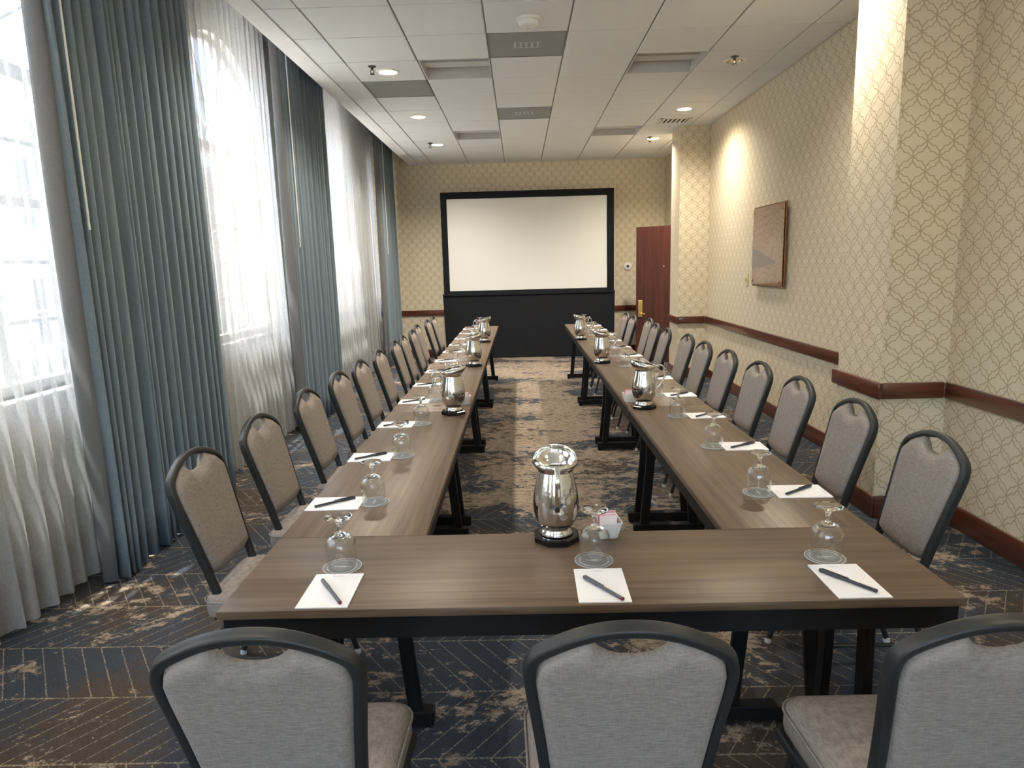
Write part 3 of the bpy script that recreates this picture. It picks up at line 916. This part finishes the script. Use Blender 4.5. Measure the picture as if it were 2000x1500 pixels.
# ------------------------------------------------------------------ chair
def yb(z): return .128 * (1 - (z - .374) / .471)
def make_chair():
    e = empty('banquet_chair')
    half = [(.196, .47, .338), (.178, .30, .334), (.160, .19, .332), (.155, .150, .340), (.153, .132, .37), (.1535, yb(.46), .46), (.160, yb(.56), .56), (.172, yb(.68), .68),
            (.184, yb(.78), .78), (.1875, yb(.825), .825), (.180, yb(.858), .858), (.155, yb(.881), .881), (.10, yb(.908), .908), (.05, yb(.922), .922), (0, yb(.926), .926)]
    pts = [(-x, y, z) for x, y, z in half] + [(x, y, z) for x, y, z in half[::-1][1:]]
    path = smooth_path(pts, 4)
    MB().sweep(path, rrect(.030, .022, .006, 2), (0, 0, 1)).build('back_frame', M['frame_metal'], e, 50)
    # upholstered back panel with the hand-hold dip
    def hw(z):
        ks = [(.46, .143), (.56, .150), (.68, .162), (.78, .174), (.83, .177), (.95, .177)]
        for (za, wa), (zb_, wb) in zip(ks, ks[1:]):
            if z <= zb_: return wa + (wb - wa) * max(0, (z - za)) / (zb_ - za)
        return .177
    tops = [(0, .864), (.02, .8655), (.042, .872), (.060, .884), (.074, .903), (.082, .9055), (.10, .898), (.13, .886), (.150, .874), (.163, .860), (.171, .842), (.177, .815)]
    def top(x):
        x = abs(x)
        for (a, za), (b_, zb_) in zip(tops, tops[1:]):
            if x <= b_: return za + (zb_ - za) * (x - a) / (b_ - a)
        return tops[-1][1]
    xs = sorted(set([-x for x, _ in tops] + [x for x, _ in tops] + [.01 * 1.0, -.01]))
    zb0 = .512
    NV = 16
    rnd_b = lambda x: zb0 + .022 * max(0, (abs(x) / .15 - .8) / .2) ** 2 if abs(x) < .155 else zb0 + .03
    def surf(sgn):
        vs = []
        for x in xs:
            u = x / .177
            zt_ = top(x); z0 = zb0 + .028 * abs(u) ** 8
            for k in range(NV + 1):
                v = k / NV
                z = z0 + (zt_ - z0) * v
                X = u * hw(z) if z < .83 else x
                edge = min(1, (1 - abs(u)) / .16, v * (zt_ - z0) / .028, (1 - v) * (zt_ - z0) / .028)
                th = .0075 + .0185 * math.sqrt(max(0, 1 - (1 - edge) ** 2))
                vs.append((X, yb(z) + sgn * th, z))
        return vs
    f_ = surf(1); b_ = surf(-1)
    nx = len(xs); mb = MB()
    fs = []
    o = len(f_); w = NV + 1
    for i in range(nx - 1):
        for k in range(NV):
            a = i * w + k
            fs.append((a, a + 1, a + w + 1, a + w)); fs.append((o + a, o + a + w, o + a + w + 1, o + a + 1))
    for i in range(nx - 1):
        for k in (0, NV):
            a = i * w + k; fs.append((a, a + w, o + a + w, o + a))
    for k in range(NV):
        for i in (0, nx - 1):
            a = i * w + k; fs.append((a, a + 1, o + a + 1, o + a))
    mb.add(f_ + b_, fs)
    mb.build('backrest', M['chair_fabric'], e, 65)
    # seat cushion
    def ring(ins, z, n=5):
        out = []
        cs = [(.205, .474, .06, 0), (-.205, .474, .06, 90), (-.19, .065, .045, 180), (.19, .065, .045, 270)]
        for x, y, r, a0 in cs:
            sx = 1 if x > 0 else -1; sy = 1 if y > .3 else -1
            cx = x - sx * r; cy = y - sy * r
            for k in range(n + 1):
                a = R(a0 + 90 * k / n)
                out.append((cx + (r - ins) * math.cos(a), cy + (r - ins) * math.sin(a), z))
        return out
    rings = [ring(.02, .372), ring(.004, .378), ring(0, .392), ring(0, .425), ring(.004, .440), ring(.014, .450), ring(.03, .456)]
    mb = MB(); mb.loft(rings, True, False)
    last = rings[-1]; c = Vector((0, .28, .466))
    inner = [rings[-1]]
    for t, dz in ((.35, .005), (.7, .009)):
        inner.append([(p[0] + (c.x - p[0]) * t, p[1] + (c.y - p[1]) * t, p[2] + dz) for p in last])
    n = len(last); base = len(mb.v) - n
    mb.v += [p for r in inner[1:] for p in r] + [tuple(c)]
    for j in range(2):
        for k in range(n):
            k2 = (k + 1) % n
            mb.f.append((base + j * n + k, base + j * n + k2, base + (j + 1) * n + k2, base + (j + 1) * n + k))
    for k in range(n): mb.f.append((base + 2 * n + k, base + 2 * n + (k + 1) % n, base + 3 * n))
    seat = mb.build('seat', M['chair_fabric'], e, 70)
    MB().sweep([(x, y, z) for x, y, z in ring(-.002, .436)], circ(.0035, 6), (0, 0, 1), closed=True).build('piping', M['chair_fabric'], seat, 60)
    MB().box(-.165, .165, .09, .45, .356, .373, .004).build('seat_pan', M['black_metal'], e)
    for s_ in (-1, 1):
        for (yt, yf) in ((.40, .487), (.135, .005)):
            p = [(s_ * .178, yt + (.03 if yt < .3 else -.03), .352), (s_ * .180, yt, .338), (s_ * .186, yt + (yf - yt) * .12, .30), (s_ * .206, yf, .012)]
            pp = smooth_path(p, 4)
            lg = MB().sweep(pp, circ(.0115, 10), (1, 0, 0)).build('leg', M['frame_metal'], e, 50)
            MB().lathe([(.014, 0), (.0145, .008), (.0125, .022)], 12, c=(s_ * .206, yf, 0), cap0=True).build('glide', M['glide'], lg, 40)
        MB().sweep([(s_ * .178, .165, .352), (s_ * .178, .37, .352)], circ(.0105, 8), (0, 0, 1)).build('seat_rail', M['frame_metal'], e, 50)
        MB().sweep([(s_ * .192, .085, .225), (s_ * .192, .43, .225)], circ(.007, 8), (0, 0, 1)).build('stretcher', M['frame_metal'], e, 50)
    return e
chair = make_chair()
first_chair = [True]
def put_chair(x, y, rz, label):
    c = chair if first_chair[0] else dup(chair)
    first_chair[0] = False
    c.location = (x, y, 0); c.rotation_euler = (0, 0, rz)
    tag(c, label, 'chair', 'grey banquet chairs round the U of tables')
LC = [(-1.20, 2.37), (-1.185, 2.955), (-1.17, 3.59), (-1.155, 4.20), (-1.145, 4.745), (-1.13, 5.33), (-1.125, 6.005), (-1.13, 6.46), (-1.125, 7.01), (-1.175, 7.675), (-1.15, 8.37), (-1.135, 8.83)]
RC = [(1.478, 2.372), (1.49, 2.985), (1.495, 3.61), (1.485, 4.20), (1.468, 4.80), (1.447, 5.345), (1.46, 5.935), (1.395, 6.50), (1.40, 7.05), (1.455, 7.70), (1.36, 8.22), (1.352, 8.72)]
rr = random.Random(4)
for k in range(12):
    put_chair(*LC[k], R(-90 + rr.uniform(-2, 2)), 'grey banquet chair along the window side, %s from the front table' % ordn[k])
for k in range(12):
    put_chair(*RC[k], R(90 + rr.uniform(-2, 2)), 'grey banquet chair along the wallpapered side, %s from the front table' % ordn[k])
for x, lb in ((-.503, 'the curtain end'), (.187, 'the middle'), (.853, 'the wallpapered end')):
    put_chair(x, 1.133, R(rr.uniform(-1, 1)), 'grey banquet chair at %s of the front table, back to camera' % lb)

# ------------------------------------------------------------------ place settings
def make_goblet():
    e = empty('water_goblet')
    def flute(p, a):
        z = p[2]
        k = max(0, min(1, (z - .02) / .05)) * max(0, min(1, (.105 - z) / .02))
        s_ = 1 + .018 * k * math.cos(10 * a)
        return (p[0] * s_, p[1] * s_, z)
    outer = [(.0385, 0), (.0392, .002), (.0400, .012), (.0425, .035), (.0435, .055), (.0420, .070), (.0370, .083), (.0290, .092), (.0180, .098), (.0095, .1015)]
    inner = [(.0085, .0985), (.0170, .0945), (.0275, .0885), (.0350, .0800), (.0398, .0690), (.0415, .055), (.0406, .035), (.0383, .012), (.0376, .002), (.0378, 0), (.0385, 0)]
    MB().lathe(outer + inner, 40, fn=flute).build('bowl', M['goblet'], e, 60)
    MB().lathe([(.006, .0885), (.024, .0895), (.0285, .0922), (.0180, .0982), (.0100, .1018), (.0072, .106), (.0062, .114), (.0066, .122), (.0085, .129), (.0105, .133)], 18, cap0=True, cap1=True).build('stem', M['solid_glass'], e, 70)
    MB().lathe([(.0105, .1332), (.018, .138), (.030, .1425), (.0385, .1450), (.0390, .1462), (.0380, .1475), (.020, .1478)], 32, cap0=True, cap1=True).build('foot', M['solid_glass'], e, 60)
    return e
def make_coaster():
    e = empty('coaster')
    MB().lathe([(.053, 0), (.054, .001), (.053, .0022)], 40, cap0=True, cap1=True).build('disc', M['coaster'], e, 40)
    MB().lathe([(.0535, .0020), (.0535, .0028), (.0522, .0028), (.0522, .0022)], 40).build('rim_band', M['coaster_white'], e, 30)
    MB().lathe([(.041, .0022), (.041, .0025), (.0398, .0025), (.0398, .0022)], 40).build('ring_line', M['coaster_white'], e, 30)
    b = MB()   # small illegible script line printed at the centre
    x = -.021
    q_ = random.Random(2)
    while x < .021:
        w_ = q_.uniform(.0014, .0034); h = q_.uniform(.0016, .0045)
        b.box(x, x + w_, -.002, -.002 + h, .0022, .0024); x += w_ + .0008
    b.box(-.006, .006, .0045, .0055, .0022, .0024); b.box(-.008, .008, -.0055, -.0048, .0022, .0024)
    b.build('logo_print', M['coaster_white'], e)
    return e
def make_pad():
    e = empty('notepad')
    MB().box(-.065, .065, -.0925, .0925, 0, .0035, .0006).build('paper_block', M['paper'], e)
    b = MB(); x = -.018; q_ = random.Random(5)
    while x < .018:
        w_ = q_.uniform(.0012, .003); b.box(x, x + w_, .0765, .0765 + q_.uniform(.0012, .0024), .0035, .00356); x += w_ + .0008
    b.box(-.003, .003, .081, .0818, .0035, .00356); b.box(-.012, .012, .0735, .0741, .0035, .00356)
    b.build('header_print', M['print'], e)
    MB().box(-.03, .03, -.080, -.0794, .0035, .00356).build('footer_print', M['print'], e)
    return e
def make_pen(body, tip):
    e = empty('pen')
    r = .0048
    ax = lambda prof: [(a, z) for a, z in prof]
    def tube(prof, nm, mt):
        b = MB().lathe(prof, 14, cap0=True, cap1=True)
        b.v = [(z, x, y + .006) for x, y, z in b.v]
        return b.build(nm, M[mt], e, 50)
    tube([(.0036, -.073), (.0044, -.072), (.0044, .018)], 'barrel', body)
    tube([(.0052, .018), (.0054, .020), (.0054, .070), (.0040, .0735)], 'cap', body)
    tube([(.0030, -.0775), (.0046, -.0765), (.0046, -.069)], 'end_plug', tip)
    MB().box(-.005, .066, -.0011, .0011, .0112, .0132, .0004).build('clip', M[body], e)
    return e
gob, coa, pad = make_goblet(), make_coaster(), make_pad()
pen_a, pen_b = make_pen('pen_grey', 'pen_red'), make_pen('pen_dark', 'pen_dark')
protos = [gob, coa, pad, pen_a, pen_b]
def setting(cx, cy, px, py, prz, pen, prz_pen, where, hz, pen_off=(0, 0)):
    c = dup(coa, None, (cx, cy, hz), prz); tag(c, 'round grey coaster under the goblet ' + where, 'coaster', 'round paper coasters')
    g = dup(gob, None, (cx + rr.uniform(-.003, .003), cy + rr.uniform(-.003, .003), hz + .0029), rr.uniform(0, 6)); tag(g, 'upside-down clear water goblet ' + where, 'goblet', 'upturned water goblets')
    p = dup(pad, None, (px, py, hz), prz); tag(p, 'white notepad ' + where, 'notepad', 'white notepads')
    k = dup(pen, None, (px + pen_off[0], py + pen_off[1], hz + .0033), prz_pen)
    tag(k, ('grey pen with maroon end on the notepad ' if pen is pen_a else 'dark capped pen on the notepad ') + where, 'pen', 'pens on notepads')
for cx, cy, pa, where in ((-.515, 1.767, (-.508, 1.607, (-.546, 1.677), (-.462, 1.545)), 'at the curtain end of the front table'),
                      (.189, 1.777, (.192, 1.608, (.15, 1.662), (.233, 1.540)), 'in the middle of the front table'),
                      (.827, 1.768, (.823, 1.606, (.77, 1.677), (.858, 1.554)), 'at the wallpapered-wall end of the front table')):
    c_, t_a = pa[2], pa[3]
    an = math.atan2(c_[1] - t_a[1], c_[0] - t_a[0])
    setting(cx, cy, pa[0], pa[1] + .020, rr.uniform(-.01, .01), pen_a if cx < .5 else pen_b, an, where, TH, ((c_[0] + t_a[0]) / 2 - pa[0], (c_[1] + t_a[1]) / 2 - pa[1] - .02))
for k in range(12):
    cy = 2.285 + .6085 * k + rr.uniform(-.012, .012)
    setting(-.537 + rr.uniform(-.008, .008), cy, -.672, cy - .008 + rr.uniform(-.012, .012), R(-90 + rr.uniform(-2, 2)), pen_b, R(38 + rr.uniform(-6, 6)), 'on the window-side row, %s from the front table' % ordn[k], TH)
    cy = 2.315 + .6085 * k + rr.uniform(-.012, .012)
    setting(.837 + rr.uniform(-.008, .008), cy, .975, cy + .002 + rr.uniform(-.012, .012), R(90 + rr.uniform(-2, 2)), pen_b, R(35 + rr.uniform(-6, 6)), 'on the wall-side row, %s from the front table' % ordn[k], TH)
def drop(o):
    for ch in list(o.children): drop(ch)
    bpy.data.objects.remove(o, do_unlink=True)
for o in protos: drop(o)

# pitchers on black octagonal trivets
def make_pitcher():
    e = empty('water_pitcher')
    MB().lathe([(.046, 0), (.0505, .003), (.0500, .009), (.0455, .016), (.0435, .021), (.0450, .025)], 40, cap0=True).build('base_ring', M['steel'], e, 50)
    body = [(.0450, .025), (.0540, .034), (.0620, .050), (.0670, .072), (.0685, .092), (.0670, .115), (.0630, .140), (.0580, .163), (.0530, .184), (.0505, .196)]
    inner = [(.0475, .196), (.050, .184), (.055, .163), (.060, .14), (.064, .11), (.062, .06), (.045, .035), (.01, .032)]
    MB().lathe(body, 40).build('body', M['steel'], e, 80)
    def spout(p, a):
        k = (.5 + .5 * math.cos(a)) ** 1.3
        h = max(0, (p[2] - .198) / .022)
        return (p[0] + .010 * k * h, p[1] * (1 + .03 * h), p[2] + .017 * k * h - .004 * (1 - math.cos(a)) * h * .5)
    MB().lathe([(.0505, .196), (.0510, .200), (.0575, .206), (.0635, .213), (.0660, .220), (.0640, .227), (.0585, .231), (.0580, .229), (.0615, .225), (.0632, .220), (.0610, .214), (.0550, .208), (.0485, .201)] + inner, 40, fn=spout, cap1=True).build('lip', M['steel'], e, 70)
    hp = smooth_path([(-.056, 0, .212), (-.075, 0, .226), (-.100, 0, .222), (-.116, 0, .196), (-.113, 0, .160), (-.095, 0, .122), (-.066, 0, .090)], 5)
    MB().sweep(hp, rrect(.007, .016, .003, 2), (0, 0, 1)).build('handle', M['steel'], e, 60)
    return e
pit = make_pitcher()
triv_me = MB().lathe([(.070, 0), (.072, .003), (.072, .016), (.068, .020)], 8, cap0=True, cap1=True).mesh('trivet', M['gloss_black'])
pos = [(.093, 1.937, R(90), 'on the front table beside the sugar bowl')]
for nm, xs, hz in (('window-side', (-.392, -.397, -.397), 0.0), ('wall-side', (.690, .668, .650), R(180))):
    for k, (x, y) in enumerate(zip(xs, (3.745, 5.565, 7.34))):
        pos.append((x, y + (.03 if nm == 'wall-side' and k == 0 else 0), hz + R(8 if nm == 'window-side' else -6), 'on the %s row, %s from the front table' % (nm, ordn[k])))
for k, (x, y, rz, where) in enumerate(pos):
    tr_ = place(triv_me, 'trivet', None, (x, y, TH), (0, 0, R(22.5)))
    tag(tr_, 'black octagonal trivet under the pitcher ' + where, 'trivet', 'black pitcher trivets')
    p = pit if k == 0 else dup(pit)
    p.location = (x, y, TH + .020); p.rotation_euler = (0, 0, rz)
    tag(p, 'hammered steel water pitcher ' + where, 'pitcher', 'steel water pitchers')

# sugar bowls with packets
def sq(h, z, r=.006):
    return [(x, y, z) for x, y in rrect(2 * h, 2 * h, r, 3)]
bowl_me = MB().loft([sq(.027, 0), sq(.029, .003), sq(.040, .050), sq(.0405, .052), sq(.038, .052), sq(.028, .008)]).mesh('sugar_bowl', M['ceramic'], 50)
pk_pink = MB().box(-.026, .026, -.0016, .0016, 0, .048, .001).mesh('sweetener_packet', M['pink'])
pk_white = MB().box(-.026, .026, -.0016, .0016, 0, .048, .001).mesh('sugar_packet', M['packet_white'])
for x, y, where, np_ in ((.248, 1.955, 'on the front table behind the middle goblet', 9), (-.352, 4.00, 'on the window-side row behind the first pitcher', 6), (.640, 3.96, 'on the wall-side row behind the first pitcher', 6)):
    o = place(bowl_me, 'sugar_bowl', None, (x, y, TH), (0, 0, R(6))); tag(o, 'small square white ceramic bowl ' + where, 'bowl', 'square sugar bowls')
    for k in range(np_):
        pkm = pk_pink if k % 2 else pk_white
        t = (k + .5) / np_
        o = place(pkm, 'sweetener_packet' if k % 2 else 'sugar_packet', None, (x + rr.uniform(-.003, .003), y - .024 + .048 * t, TH + .020 + rr.uniform(0, .008)), (R(-8 + 16 * t), 0, R(6 + rr.uniform(-3, 3))))
        tag(o, ('pink sweetener packet standing in the bowl ' if k % 2 else 'white sugar packet standing in the bowl ') + where, 'packet', 'packets in the bowl ' + where)
